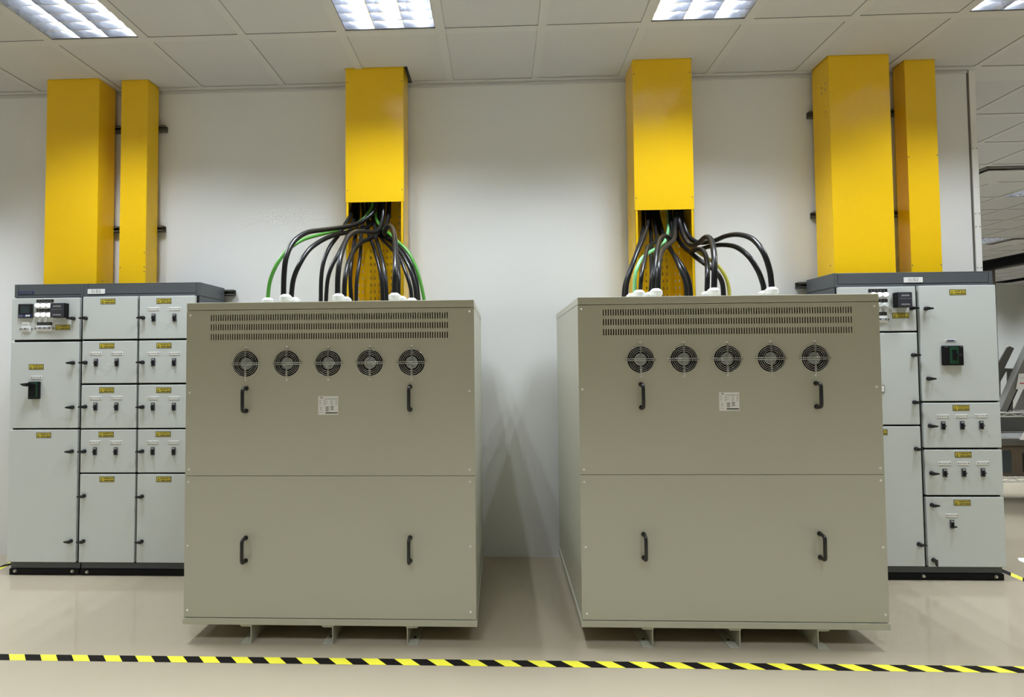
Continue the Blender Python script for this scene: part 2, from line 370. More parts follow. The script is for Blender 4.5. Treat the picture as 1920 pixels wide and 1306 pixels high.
def plate_front(mb, x0, x1, z0, z1, y, slots, fans, k, R=.0635):
    """sheet in the x,z plane with slot holes and round holes"""
    sq = .075; holes = slots+[(cx-sq, cx+sq, cz-sq, cz+sq) for cx, cz in fans]
    th = .0025
    # bands: keep slot rows apart so that the number of faces stays small
    zs = sorted({z0, z1}|{h[2] for h in holes}|{h[3] for h in holes})
    for a, b in zip(zs[:-1], zs[1:]):
        hs = [h for h in holes if h[2] < (a+b)/2 < h[3]]
        for (xa, xb, za, zb) in cells(x0, x1, a, b, hs): mb.face([(xa, y, za), (xb, y, za), (xb, y, zb), (xa, y, zb)], k)
    for (a, b, c, d) in slots:
        for p, q in (((a, c), (b, c)), ((b, c), (b, d)), ((b, d), (a, d)), ((a, d), (a, c))):
            mb.face([(p[0], y, p[1]), (q[0], y, q[1]), (q[0], y+th, q[1]), (p[0], y+th, p[1])], k)
    n = 32
    for cx, cz in fans:
        for i in range(n):
            t0, t1 = 2*math.pi*i/n, 2*math.pi*(i+1)/n
            def o(t):
                c, s = math.cos(t), math.sin(t); f = sq/max(abs(c), abs(s)); return (cx+c*f, y, cz+s*f)
            mb.face([(cx+R*math.cos(t0), y, cz+R*math.sin(t0)), o(t0), o(t1), (cx+R*math.cos(t1), y, cz+R*math.sin(t1))], k)
            mb.face([(cx+R*math.cos(t0), y, cz+R*math.sin(t0)), (cx+R*math.cos(t1), y, cz+R*math.sin(t1)), (cx+R*math.cos(t1), y+.006, cz+R*math.sin(t1)), (cx+R*math.cos(t0), y+.006, cz+R*math.sin(t0))], k)
    # returned rim
    for a in ((x0, x0+.0015, z0, z1), (x1-.0015, x1, z0, z1)): mb.box(a[0], a[1], y+.0002, y+.015, a[2], a[3], k)
    for a in ((x0+.0015, x1-.0015, z0, z0+.0015), (x0+.0015, x1-.0015, z1-.0015, z1)): mb.box(a[0], a[1], y+.0002, y+.015, a[2], a[3], k)

def enclosure(label, x0, x1, y0, y1, zb, zt, px):
    o = Vector(((x0+x1)/2, (y0+y1)/2, 0)); t = thing('equipment_cabinet', label, 'cabinet', o, 'beige fan cooled cabinets')
    Z = lambda p: at(p[0], p[1], Y=y0).z; XZ = lambda p: (at(p[0], p[1], Y=y0).x, at(p[0], p[1], Y=y0).z)
    zl = zt-.036; ztr = zb+.033; zj = Z(px['joint'])
    b = MB(); w = .002
    b.box(x0+.004, x0+.006, y0+.004, y1, ztr, zl, 'beige'); b.box(x1-.006, x1-.004, y0+.004, y1, ztr, zl, 'beige'); b.box(x0+.006, x1-.006, y1-.002, y1, ztr, zl, 'beige')
    b.box(x0+.004, x0+.03, y0+.0165, y0+.03, ztr, zl, 'beige'); b.box(x1-.03, x1-.004, y0+.0165, y0+.03, ztr, zl, 'beige'); b.box(x0+.03, x1-.03, y0+.0165, y0+.03, zj-.02, zj+.02, 'beige')
    b.box(x0+.03, x1-.03, y0+.25, y0+.252, ztr, zl-.02, 'inside')  # near-black sheet added behind the slots, its colour standing in for unlit depth
    b.build('body', t, o)
    l = MB(); l.box(x0+.002, x1-.002, y0-.001, y1+.002, zl, zt, 'beige', .003); l.build('lid', t, o)
    l = MB(); l.box(x0-.002, x1+.002, y0-.003, y1+.002, zb, ztr-.003, 'beige', .002); l.build('base_tray', t, o)
    # slots
    slots = []
    xa, xb = at(px['slotx'][0], 600, Y=y0).x, at(px['slotx'][1], 592, Y=y0).x; n = px['nslot']; p = (xb-xa)/(n-1)
    ztops = [(Z((px['slotx'][0], a))+Z((px['slotx'][1], a2)))/2 for a, a2 in px['rows']]
    for zz in ztops:
        for i in range(n): slots.append((xa+p*i-.0026, xa+p*i+.0026, zz-.0300, zz))
    fc = [XZ(c) for c in px['fans']]; zf = sum(c[1] for c in fc)/5; f0, f1 = fc[0][0], fc[-1][0]; fans = [(f0+(f1-f0)*i/4, zf) for i in range(5)]
    u = MB(); plate_front(u, x0+.002, x1-.002, zj+.0012, zl-.003, y0, slots, fans, 'beige'); U = u.build('upper_panel', t, o)
    lo = MB(); plate_front(lo, x0+.002, x1-.002, ztr+.001, zj-.0012, y0, [], [], 'beige'); Lo = lo.build('lower_panel', t, o)
    for c in px['us']: x, z = XZ(c); put('screw', SCREW, U, Vector((x, y0, z))-o)
    for c in px['ls']: x, z = XZ(c); put('screw', SCREW, Lo, Vector((x, y0, z))-o)
    for c in px['uh']: x, z = XZ(c); put('handle', HANDLE, U, Vector((x, y0, z))-o)
    for c in px['lh']: x, z = XZ(c); put('handle', HANDLE, Lo, Vector((x, y0, z))-o)
    for (x, z) in fans:
        f = put('cooling_fan', FAN, t, Vector((x, y0+.0005, z))-o); put('fan_hub', FHUB, f, (0, 0, 0)); put('fan_guard', FGUARD, f, (0, 0, 0))
    # rating plate
    (xa, za), (xb, zb_) = XZ(px['plate'][0]), XZ(px['plate'][1]); pw, ph = xb-xa, za-zb_
    pl = MB(); pl.box(xa, xb, y0-.0012, y0-.0002, zb_, za, 'tagw', .0004)
    def bar(u0, u1, v0, v1, k): pl.box(xa+pw*u0, xa+pw*u1, y0-.0016, y0-.0011, za-ph*v1, za-ph*v0, k)
    bar(.32, .97, .13, .165, 'inkgrey'); pl.prism([(xa+pw*.08, za-ph*.12), (xa+pw*.26, za-ph*.12), (xa+pw*.20, za-ph*.03), (xa+pw*.14, za-ph*.03)], y0-.0016, y0-.0011, 'inkgrey')
    for v in (.20, .26, .32, .38, .44): bar(.05, .05+.10+.03*math.sin(v*40), v, v+.018, 'inkgrey'); bar(.27, .27+.16+.06*math.sin(v*55), v, v+.022, 'inkgrey')
    for v in (.20, .25, .30, .35, .40, .45): bar(.62, .74, v, v+.018, 'inkgrey'); bar(.86, .96, v, v+.018, 'inkgrey')
    for v in (.57, .66, .755): bar(.37, .53, v, v+.038, 'ink')
    for v in (.54, .62, .70): bar(.63, .78, v, v+.034, 'ink')
    for v in (.58, .63, .68, .73): bar(.09, .19, v, v+.02, 'inkgrey')
    bar(.03, .27, .86, .875, 'inkgrey'); bar(.36, .97, .87, .93, 'ink'); bar(.50, .51, .54, .82, 'inkgrey'); bar(.585, .592, .54, .82, 'inkgrey')
    pl.build('rating_plate', U, o)
    # channel feet running back under the tray
    for fx, side in px['feet']:
        X = at(fx, 1205, Y=y0).x; s = side; th = .0045; fl = .052
        c = MB(); ya, yb = y0+.004, y1-.05
        c.box(X, X+s*th, ya, yb, .0045, zb-.0045, 'beige', .001); c.box(X, X+s*fl, ya, yb, 0, .0045, 'beige', .001); c.box(X, X+s*fl, ya, yb, zb-.0045, zb-.0002, 'beige', .001)
        c.prism([(X+s*fl*1.12, zb-.0006), (X-s*.006, zb-.0006), (X, zb-.010), (X+s*fl*.95, zb-.010)], ya-.0015, ya+.0015, 'beige')
        for yy in (ya+.07, yb-.07): c.cyl((X+s*fl*.55, yy, .0044), (0, 0, 1), .007, .0006, 'gasket', 12)
        c.build('foot_channel', t, o)
    # cable glands on the lid
    for (gx, gy) in px['glands']: put('cable_gland', GLAND, t, Vector((at(gx, 550, Y=gy).x, gy, zt))-o, )
    return t
BOX1 = dict(x0=-1.554, x1=-.123, y0=2.594, y1=3.585, zb=.0930, zt=1.6595)
BOX2 = dict(x0=.376, x1=1.802, y0=2.600, y1=3.590, zb=.0945, zt=1.6650)
GL1 = [(502.5, 3.0), (536, 2.85), (551.5, 3.0), (635, 2.85), (648, 3.0), (740, 2.85), (752, 3.0), (772, 3.1)]
GL2 = [(1185, 3.05), (1198, 2.90), (1230, 2.85), (1219, 3.0), (1338, 2.85), (1326, 3.0), (1447, 2.85), (1433, 3.0)]
enclosure('left beige cabinet with five fan grilles, its cables fanning out to the left', **BOX1, px=dict(joint=(620, 891.5), slotx=(396.4, 838.6), nslot=99,
    rows=[(590, 585.3), (607.5, 603.5), (625.6, 621.8)], fans=[(461, 681.5), (538, 681), (615.5, 680.5), (693.5, 680), (772, 679)],
    us=[(357, 591), (880, 584), (355.5, 736), (880, 733), (354.5, 880), (880.5, 880)], ls=[(353.5, 903), (881, 902.5), (352.5, 1022.5), (882, 1024), (351.3, 1143.5), (882.5, 1147)],
    uh=[(462, 749), (769, 746)], lh=[(461, 1029), (769, 1029)], plate=((596.8, 742.5), (634, 777)), feet=[(470.5, -1), (624, -1), (762.5, 1)], glands=GL1))
enclosure('right beige cabinet with five fan grilles, two cables arching over to its right', **BOX2, px=dict(joint=(1370, 889.5), slotx=(1131.5, 1596.0), nslot=99,
    rows=[(580, 574.5), (597.5, 593.3), (617, 611.8)], fans=[(1201, 674), (1283, 673), (1364.5, 672.5), (1446, 671.5), (1528, 671)],
    us=[(1090, 580), (1639, 573.5), (1092, 729.5), (1643.5, 725), (1095, 880), (1650, 877)], ls=[(1095.5, 903), (1651, 900), (1098, 1025.5), (1655.5, 1025.5), (1100.5, 1150), (1660, 1152)],
    uh=[(1202, 742), (1530, 740)], lh=[(1207, 1023), (1537, 1022)], plate=((1348, 735), (1386.5, 769.5)), feet=[(1225.5, -1), (1389.5, -1), (1534.5, 1)], glands=GL2))

# ------------------------------------------------------------------ yellow ducts
def closed_duct(i, zb, label, holes=()):
    x0, x1, y0 = duct_spec[i]; y1 = YW-.0415; o = Vector(((x0+x1)/2, y1, zb))
    t = thing('cable_duct', label, 'cable duct', o)
    c = MB(); w = .0015
    c.box(x0, x1, y0, y0+.002, zb, ZC+.03, 'yellow', .0006); c.box(x0, x0+.002, y0+.002, y0+.045, zb, ZC+.03, 'yellow'); c.box(x1-.002, x1, y0+.002, y0+.045, zb, ZC+.03, 'yellow')
    c.build('cover', t, o)
    b = MB(); b.box(x0+.002, x0+.004, y0+.02, y1, zb, ZC+.03, 'yellow'); b.box(x1-.004, x1-.002, y0+.02, y1, zb, ZC+.03, 'yellow'); b.box(x0+.004, x1-.004, y1-.002, y1, zb, ZC+.03, 'yellow')
    b.build('tray', t, o)
    for (x, y, z, ax) in holes:
        s = MB(); s.cyl((x, y, z), ax, .004, .0015, 'dsteel', 10); s.build('screw', t, o)
ZL, ZR = 1.8832, 1.8868
closed_duct(0, ZL, 'wide yellow duct above the leftmost narrow switch cabinet', [(-2.757, 3.60, 1.93, (1, 0, 0))])
closed_duct(1, ZL, 'narrow yellow duct right of the wide duct at far left', [(-2.615, 3.583, 2.02, (0, -1, 0)), (-2.447, 3.583, 2.02, (0, -1, 0)), (-2.447, 3.583, 2.12, (0, -1, 0)), (-2.447, 3.583, 1.99, (0, -1, 0))])
closed_duct(4, ZR, 'wide yellow duct above the right switch cabinet', [(2.165, 3.56, z, (-1, 0, 0)) for z in (3.13, 3.17, 2.98, 1.96)]+[(2.165, 3.60, z, (-1, 0, 0)) for z in (3.12, 3.16)])
closed_duct(5, ZR, 'narrow yellow duct beside the white corner strip at far right', [(2.716, 3.600, z, (0, -1, 0)) for z in (2.68, 1.96)]+[(2.899, 3.600, z, (0, -1, 0)) for z in (2.69, 1.96)])
def open_duct(i, zcut, label):
    x0, x1, y0 = duct_spec[i]; y1 = YW-.0415; zb = 1.42; o = Vector(((x0+x1)/2, y1, zb)); t = thing('cable_duct', label, 'cable duct', o)
    c = MB(); c.box(x0, x1, y0, y0+.002, zcut, ZC+.03, 'yellow', .0006); c.box(x0, x0+.002, y0+.002, y0+.03, zcut, ZC+.03, 'yellow'); c.box(x1-.002, x1, y0+.002, y0+.03, zcut, ZC+.03, 'yellow')
    C = c.build('cover', t, o)
    for z in (zcut+.08, ZC-.09):
        for x in (x0+.012, x1-.012):
            s = MB(); s.cyl((x, y0, z), (0, -1, 0), .0035, .002, 'dsteel', 10); s.build('screw', C, o)
    b = MB(); a0, a1, ya = x0+.0025, x1-.0025, y0+.0025
    b.box(a0, a0+.002, ya, y1, zb, ZC+.03, 'yellow'); b.box(a1-.002, a1, ya, y1, zb, ZC+.03, 'yellow')
    b.box(a0, a0+.016, ya, ya+.002, zb, ZC+.03, 'yellow'); b.box(a1-.016, a1, ya, ya+.002, zb, ZC+.03, 'yellow')
    hs = []
    for r in range(24):
        z = zb+.03+.048*r
        for k in range(12):
            if k in (2, 9): continue
            x = a0+.035+(a1-a0-.07)*k/11; dz = .012 if k % 2 else 0; hs.append((x-.0035, x+.0035, z, z+.019))
    zs = sorted({zb, ZC+.03}|{h[2] for h in hs}|{h[3] for h in hs})
    for p, q in zip(zs[:-1], zs[1:]):
        for (xa, xb, za, zb2) in cells(a0, a1, p, q, [h for h in hs if h[2] < (p+q)/2 < h[3]]): b.face([(xa, y1-.002, za), (xb, y1-.002, za), (xb, y1-.002, zb2), (xa, y1-.002, zb2)], 'yellow')
    b.build('perforated_tray', t, o)
open_duct(2, at(700, 378.5, Y=3.512).z, 'yellow duct with an open perforated base above the left beige cabinet')
open_duct(3, at(1246, 393, Y=3.503).z, 'yellow duct with an open perforated base above the right beige cabinet')

# slotted steel rails on the wall behind the ducts
def rail(x0, x1, z, label):
    t = MB(); y1, y0 = YW, YW-.0412; h = .0205
    t.box(x0, x1, y1-.003, y1, z-h, z+h, 'dsteel'); t.box(x0, x1, y0, y1, z+h-.003, z+h, 'dsteel'); t.box(x0, x1, y0, y1, z-h, z-h+.003, 'dsteel')
    t.box(x0, x1, y0, y0+.003, z+.010, z+h, 'dsteel'); t.box(x0, x1, y0, y0+.003, z-h, z-.010, 'dsteel')
    ob = t.build('support_rail', None, ((x0+x1)/2, y1, z), ((x0+x1)/2, y1, z)); tag(ob, label, 'rail', 'steel rails on the wall')
rail(-3.10, -2.395, 3.045, 'upper steel rail behind the two left yellow ducts')
rail(-3.10, -2.40, 2.318, 'lower steel rail behind the two left yellow ducts')
rail(-3.10, -1.885, 1.852, 'steel rail end sticking out right of the left switch cabinets')
rail(2.145, 2.88, 3.035, 'upper steel rail behind the two right yellow ducts')
rail(2.150, 2.88, 2.335, 'lower steel rail behind the two right yellow ducts')
rail(2.035, 2.98, 1.853, 'steel rail end sticking out left of the right switch cabinet')

# ------------------------------------------------------------------ cables
def cable(pts, org, y_end, zt, label, k='cable', r=.0135, y_start=3.64, group=None, up=True, ease=1.0, name='cable'):
    px = [(org[0]+a/5.0526, org[1]+b/5.0526) for a, b in pts]; n = len(px)
    L = [0]
    for i in range(1, n): L.append(L[-1]+math.hypot(px[i][0]-px[i-1][0], px[i][1]-px[i-1][1]))
    W3 = []
    for i, (x, y) in enumerate(px):
        t = min(1, (L[i]/L[-1])/.80)**ease; s = t*t*(3-2*t); W3.append(at(x, y, Y=y_start+(y_end-y_start)*s))
    if up:
        p = W3[0].copy(); W3 = [p+Vector((0, .004, .42)), p+Vector((0, .002, .16))]+W3
    e = W3[-1]; W3[-1] = Vector((e.x, y_end, max(e.z, zt+.075))); W3.append(Vector((e.x, y_end, zt+.004)))
    b = MB(); b.tube(spline(W3, 7), r, k, 12); o = Vector((e.x, y_end, zt))
    return tag(b.build(name, None, o, o), label, 'cable', group)
A, ZT1, ZT2 = (460, 360), 1.6595, 1.6650
gA, gB = 'cables into the left beige cabinet', 'cables into the right beige cabinet'
cable([(1205, 115), (1160, 200), (1090, 275), (930, 345), (720, 400), (560, 445), (450, 510), (370, 580), (290, 700), (235, 840), (215, 985)], A, 3.0, ZT1, 'green cable arching farthest left onto the left beige cabinet', 'green', .0105, 3.60, gA, ease=1.0)
cable([(1240, 110), (1205, 200), (1110, 275), (1010, 315), (890, 337), (735, 358), (600, 378), (500, 430), (430, 510), (385, 630), (367, 780), (362, 965)], A, 2.85, ZT1, 'black cable ending in the second white gland from the left end, beside the green arch', 'cable', .0142, 3.58, gA)
cable([(1265, 140), (1225, 250), (1140, 335), (1000, 375), (850, 405), (720, 460), (600, 550), (510, 690), (455, 830), (437, 985)], A, 3.0, ZT1, 'black cable sweeping left just inside the outer black arch, left cabinet', 'cable', .0138, 3.64, gA)
cable([(1025, 125), (985, 235), (945, 305), (880, 410), (800, 520), (745, 650), (720, 800), (715, 1020)], A, 3.22, ZT1, 'black cable dropping between the two left gland pairs, outer of two', 'cable', .0125, 3.64, gA, ease=.55)
cable([(1040, 180), (1015, 290), (955, 440), (880, 590), (820, 700), (780, 830), (765, 1020)], A, 3.3, ZT1, 'black cable dropping between the two left gland pairs, inner of two', 'cable', .0125, 3.66, gA, ease=.55)
cable([(1310, 140), (1300, 250), (1275, 340), (1220, 380), (1120, 372), (1040, 378), (975, 425), (930, 520), (895, 650), (877, 800), (874, 965)], A, 2.85, ZT1, 'shiny black cable humped over the left tray edge into the middle gland', 'cable', .0142, 3.57, gA)
cable([(1290, 290), (1270, 390), (1180, 440), (1090, 482), (1020, 570), (970, 690), (945, 820), (937, 985)], A, 3.0, ZT1, 'black cable arching just right of the middle gland, left cabinet', 'cable', .0138, 3.62, gA, up=True)
cable([(1070, 110), (1065, 250), (1040, 420), (1020, 560), (1000, 700), (995, 850), (1003, 1015)], A, 3.3, ZT1, 'black cable hanging down the left edge of the left perforated tray', 'cable', .0125, 3.67, gA)
cable([(1110, 100), (1118, 220), (1097, 400), (1090, 560), (1078, 680), (1055, 850), (1050, 1015)], A, 3.22, ZT1, 'black cable hanging straight in front of the left perforated tray slots', 'cable', .0115, 3.66, gA)
cable([(1150, 130), (1160, 250), (1165, 380), (1205, 490), (1250, 640), (1290, 820), (1300, 1010)], A, 3.3, ZT1, 'black cable slanting right across the left perforated tray, first of a pair', 'cable', .0125, 3.66, gA)
cable([(1190, 170), (1225, 300), (1232, 400), (1260, 510), (1305, 680), (1330, 850), (1337, 1010)], A, 3.22, ZT1, 'black cable slanting right across the left perforated tray, second of a pair', 'cable', .0125, 3.65, gA)
cable([(1360, 140), (1350, 260), (1318, 370), (1316, 385), (1345, 335), (1375, 322), (1404, 370), (1420, 500), (1420, 720), (1414, 965)], A, 2.85, ZT1, 'black cable making a tall narrow loop at the left tray, into the right gland', 'cable', .0150, 3.60, gA)
cable([(1290, 330), (1330, 430), (1400, 490), (1440, 620), (1450, 780), (1447, 985)], A, 3.0, ZT1, 'black cable half hidden behind the tall narrow loop, left cabinet', 'cable', .0138, 3.62, gA)
cable([(1270, 400), (1370, 520), (1460, 620), (1520, 760), (1562, 890), (1575, 1000)], A, 3.1, ZT1, 'thin black cable bowing right just past the left tray edge', 'cable', .0115, 3.62, gA, ease=.55)
cable([(1290, 380), (1380, 470), (1490, 600), (1565, 740), (1605, 880), (1618, 1010)], A, 3.25, ZT1, 'black cable bowing right inside the green right hand cable', 'cable', .0135, 3.64, gA, ease=.55)
cable([(1300, 360), (1420, 475), (1545, 620), (1610, 790), (1640, 1010)], A, 3.35, ZT1, 'black cable touching the green right hand cable from inside', 'cable', .0135, 3.66, gA, ease=.55)
cable([(1240, 240), (1290, 330), (1370, 400), (1440, 465), (1520, 540), (1580, 630), (1640, 780), (1692, 1010)], A, 3.3, ZT1, 'green cable bowing down to the right of the left yellow tray', 'green', .0105, 3.60, gA, ease=.55)
B = (1120, 360)
cable([(475, 200), (475, 310), (435, 440), (375, 580), (325, 720), (285, 850), (272, 975)], B, 3.22, ZT2, 'black cable at far left over the right cabinet, inner of two', 'cable', .0125, 3.64, gB, ease=.55)
cable([(435, 240), (425, 400), (365, 590), (305, 750), (265, 870), (252, 975)], B, 3.32, ZT2, 'black cable at far left over the right cabinet, outer of two', 'cable', .0135, 3.67, gB, ease=.55)
cable([(675, 205), (668, 380), (620, 500), (545, 542), (480, 580), (420, 630), (380, 710), (358, 800), (352, 940)], B, 3.05, ZT2, 'pale green cable curving left onto the right beige cabinet', 'mint', .0105, 3.62, gB)
cable([(525, 200), (548, 340), (560, 450), (525, 488), (480, 520), (450, 640), (420, 780), (408, 940)], B, 2.95, ZT2, 'thin black cable with a small hump beside the pale green cable', 'cable', .0110, 3.64, gB)
cable([(495, 250), (508, 400), (510, 600), (518, 780), (506, 950)], B, 3.2, ZT2, 'thick black cable hanging straight behind the left looped pair, right cabinet', 'cable', .0135, 3.66, gB)
cable([(690, 180), (700, 300), (712, 400), (690, 445), (640, 412), (590, 455), (560, 590), (545, 780), (535, 950)], B, 3.0, ZT2, 'black cable with the higher hump of the left looped pair, right cabinet', 'cable', .0140, 3.60, gB)
cable([(740, 190), (735, 320), (725, 445), (665, 500), (612, 560), (582, 680), (577, 800), (576, 930)], B, 2.85, ZT2, 'black cable with the lower hump of the left looped pair, right cabinet', 'cable', .0142, 3.57, gB)
cable([(575, 200), (610, 350), (645, 450), (705, 560), (775, 700), (833, 850), (845, 975)], B, 3.22, ZT2, 'black cable slanting right across the right perforated tray, left of a pair', 'cable', .0130, 3.66, gB)
cable([(560, 250), (600, 400), (690, 545), (800, 690), (866, 830), (887, 975)], B, 3.34, ZT2, 'black cable slanting right across the right perforated tray, right of a pair', 'cable', .0130, 3.68, gB)
cable([(765, 190), (790, 330), (830, 440), (890, 505), (960, 480), (1030, 425), (1080, 460), (1105, 580), (1110, 720), (1107, 920)], B, 2.85, ZT2, 'black cable with a high hump right of the right tray, into the third gland', 'cable', .0150, 3.57, gB)
cable([(750, 400), (820, 520), (880, 562), (955, 540), (1005, 560), (1038, 650), (1043, 780), (1040, 945)], B, 3.0, ZT2, 'black cable with a low hump right of the right tray', 'cable', .0140, 3.60, gB)
cable([(800, 200), (840, 360), (890, 440), (970, 478), (1100, 462), (1220, 415), (1340, 402), (1470, 445), (1570, 565), (1630, 730), (1652, 920)], B, 2.85, ZT2, 'outer of two long black cables arching right over the right cabinet', 'cable', .0142, 3.60, gB)
cable([(800, 300), (860, 470), (950, 540), (1060, 515), (1180, 500), (1310, 518), (1430, 605), (1520, 740), (1563, 850), (1578, 940)], B, 3.0, ZT2, 'inner of two long black cables arching right over the right cabinet', 'cable', .0140, 3.63, gB)
cable([(760, 430), (880, 570), (1000, 665), (1120, 750), (1180, 850), (1195, 965)], B, 3.25, ZT2, 'black cable passing low behind the two humps, beside the yellow green one', 'cable', .0140, 3.64, gB, ease=.55)
cable([(820, 420), (930, 545), (1050, 630), (1140, 695), (1200, 775), (1238, 870), (1250, 965)], B, 3.35, ZT2, 'yellow green cable dropping right of the humped cables, right cabinet', 'olive', .0105, 3.66, gB, ease=.55)

# ------------------------------------------------------------------ switch cabinets
def latch_mesh(direction):
    l = MB(); n = 16
    l.cyl((0, 0, 0), (0, -1, 0), .0125, .006, 'black', n); l.cyl((0, -.006, 0), (0, -1, 0), .0105, .014, 'black', n, .0085)
    p = [(-.006, .0105), (.030, .0045), (.034, 0), (.030, -.0045), (-.006, -.0105)]
    l.prism(p, -.024, -.016, 'black'); me = l.mesh('latch')
    rot = {'r': Matrix.Identity(4), 'l': Matrix.Rotation(math.pi, 4, 'Y'), 'd': Matrix.Rotation(math.radians(80), 4, 'Y')}[direction]
    me.transform(rot); me.flip_normals() if False else None
    return me
LATCH = {d: latch_mesh(d) for d in 'lrd'}
def warn_mesh():
    w = MB(); a, b = .0495, .0175
    w.box(-a, a, -.0008, 0, -b, b, 'ink', .0003); w.box(-a+.0035, a-.0035, -.0012, -.0007, -b+.0035, b-.0035, 'labely', .0002)
    w.prism([(-.043, -.011), (-.027, -.011), (-.035, .0105)], -.0015, -.0011, 'ink'); w.prism([(-.0395, -.0090), (-.0305, -.0090), (-.035, .0050)], -.0018, -.0014, 'labely')
    w.prism([(-.0345, .001), (-.0365, -.0045), (-.0345, -.004), (-.0358, -.0085), (-.033, -.0030), (-.035, -.0035)], -.0021, -.0017, 'ink')
    w.text('DANGER', -.003, -.0016, .0062, .0095, 'ink', .0003)
    w.text('危', .0245, -.0016, .0062, .0095, 'ink', .0003); w.text('險', .0385, -.0016, .0062, .0095, 'ink', .0003)
    for c0, c1 in ((-.018, .0115), (.015, .044)): w.box(c0, c1, -.0016, -.0011, -.0095, -.0045, 'ink')
    return w.mesh('warning_label')
WARN = warn_mesh()
def tag_mesh():
    w = MB(); w.box(-.037, .037, -.002, 0, -.0105, .0105, 'tagw', .0008)
    for s in (-1, 1): w.cyl((.030*s, -.002, 0), (0, -1, 0), .0032, .0012, 'ink', 10)
    for c0, c1 in ((-.022, -.010), (-.008, .003), (.005, .021)): w.box(c0, c1, -.0024, -.0019, -.002, .002, 'inkgrey')
    return w.mesh('name_tag')
TAG = tag_mesh()
def breaker_mesh(off=False):
    b = MB(); b.box(-.0125, .0125, -.006, 0, -.0255, .0255, 'smoke', .002); b.box(-.008, .008, -.0068, -.0055, .013, .021, 'inkgrey', .0005)
    b.box(-.0075, .0075, -.0072, -.0058, -.018, .010, 'gasket', .0005); b.box(-.0055, .0055, -.020, -.006, -.006, .004, 'black', .0012) if not off else b.box(-.004, .017, -.020, -.006, -.017, -.009, 'black', .0012)
    return b.mesh('breaker_switch')
BRK, BRKO = breaker_mesh(), breaker_mesh(True)
def bolt_mesh():
    b = MB(); b.cyl((0, 0, 0), (0, -1, 0), .010, .002, 'steel', 16); b.cyl((0, -.002, 0), (0, -1, 0), .0075, .006, 'chrome', 6); return b.mesh('bolt')
BOLT = bolt_mesh()

def switchboard(name, label, x0, x1, yf, yb, zt, bolts, group, plate=None, badge=None, posts=()):
    o = Vector(((x0+x1)/2, (yf+yb)/2, 0)); t = thing(name, label, 'switch cabinet', o, group)
    zh = zt-.088; zp = .078
    b = MB(); b.box(x0+.004, x1-.004, yf+.004, yb, zp, zh-.001, 'dgrey'); b.box(x0+.006, x1-.006, yf+.0015, yf+.0039, zp+.002, zh-.004, 'gasket'); b.build('carcass', t, o)
    h = MB(); h.box(x0, x1, yf+.006, yb, zh, zt, 'dgrey', .003)
    h.box(x0+.003, x1-.003, yf+.0052, yf+.0064, zh+.002, zt-.003, 'gasket')
    for (a, c) in [(x0, x0+.022), (x1-.022, x1)]+list(posts): h.box(a, c, yf, yf+.007, zh+.001, zt-.001, 'dgrey', .0012)
    h.box(x0+.0245, x1-.0245, yf+.0015, yf+.0062, zh+.0185, zt-.006, 'dgrey', .001); h.box(x0+.0225, x1-.0225, yf+.002, yf+.0062, zh+.001, zh+.0145, 'dgrey', .001)
    Hd = h.build('header', t, o)
    p = MB(); p.box(x0+.004, x1-.004, yf+.010, yb, .040, zp-.0005, 'dgrey', .001); p.box(x0+.002, x1-.002, yf, yb, 0, .040, 'gasket', .003); P_ = p.build('plinth', t, o)
    for (bx, by) in bolts: w = at(bx, by, Y=yf); put('bolt', BOLT, P_, Vector((w.x, yf, w.z))-o)
    if plate:
        a, c = at(*plate[0], Y=yf), at(*plate[1], Y=yf); n = MB(); n.box(a.x, c.x, yf-.002, yf+.0018, c.z, a.z, 'tagw', .0008)
        n.text('S1B3', (a.x+c.x)/2, yf-.0025, (a.z+c.z)/2, (a.z-c.z)*.95, 'inkgrey', .0006); n.build('nameplate', Hd, o)
    if badge:
        a, c = at(*badge[0], Y=yf), at(*badge[1], Y=yf); n = MB(); n.box(a.x, c.x, yf-.0005, yf+.0018, c.z, a.z, 'inkblue', .0003)
        w = (c.x-a.x)/11
        for i in range(9): n.box(a.x+w*(1+i), a.x+w*(1.55+i), yf-.0009, yf-.0004, c.z+.003, a.z-.003-.003*(i % 3 == 1), 'dgrey')
        n.build('maker_badge', Hd, o)
    return t, o

def door(t, o, x0, x1, z0, z1, yd, yf, warn=None, tags=(), brk=(), latch=(), brko=()):
    d = MB(); d.box(x0, x1, yd, yf+.0012, z0, z1, 'grey', .0035); D = d.build('door', t, o)
    g = lambda p: Vector((at(*p, Y=yd).x, yd, at(*p, Y=yd).z))-o
    if warn: put('warning_label', WARN, D, g(warn))
    for p in tags: put('name_tag', TAG, D, g(p))
    for p in brk: put('breaker_switch', BRK, D, g(p))
    for p in brko: put('breaker_switch', BRKO, D, g(p))
    for (px, py, dr) in latch: put('latch', LATCH[dr], D, g((px, py)))
    return D, g

YF1, YD1, YF2, YD2 = 3.3916, 3.3690, 3.4038, 3.3810
X1 = lambda px: at(px, 597, Y=YD1).x
Z1 = lambda px, py: at(px, py, Y=YD1).z
xa0, xa1 = X1(21.8), X1(148.6); xb0, xb1 = X1(154.8), X1(257.0); xc0, xc1 = X1(261.2), X1(365.0)
xm = (xa1+xb0)/2
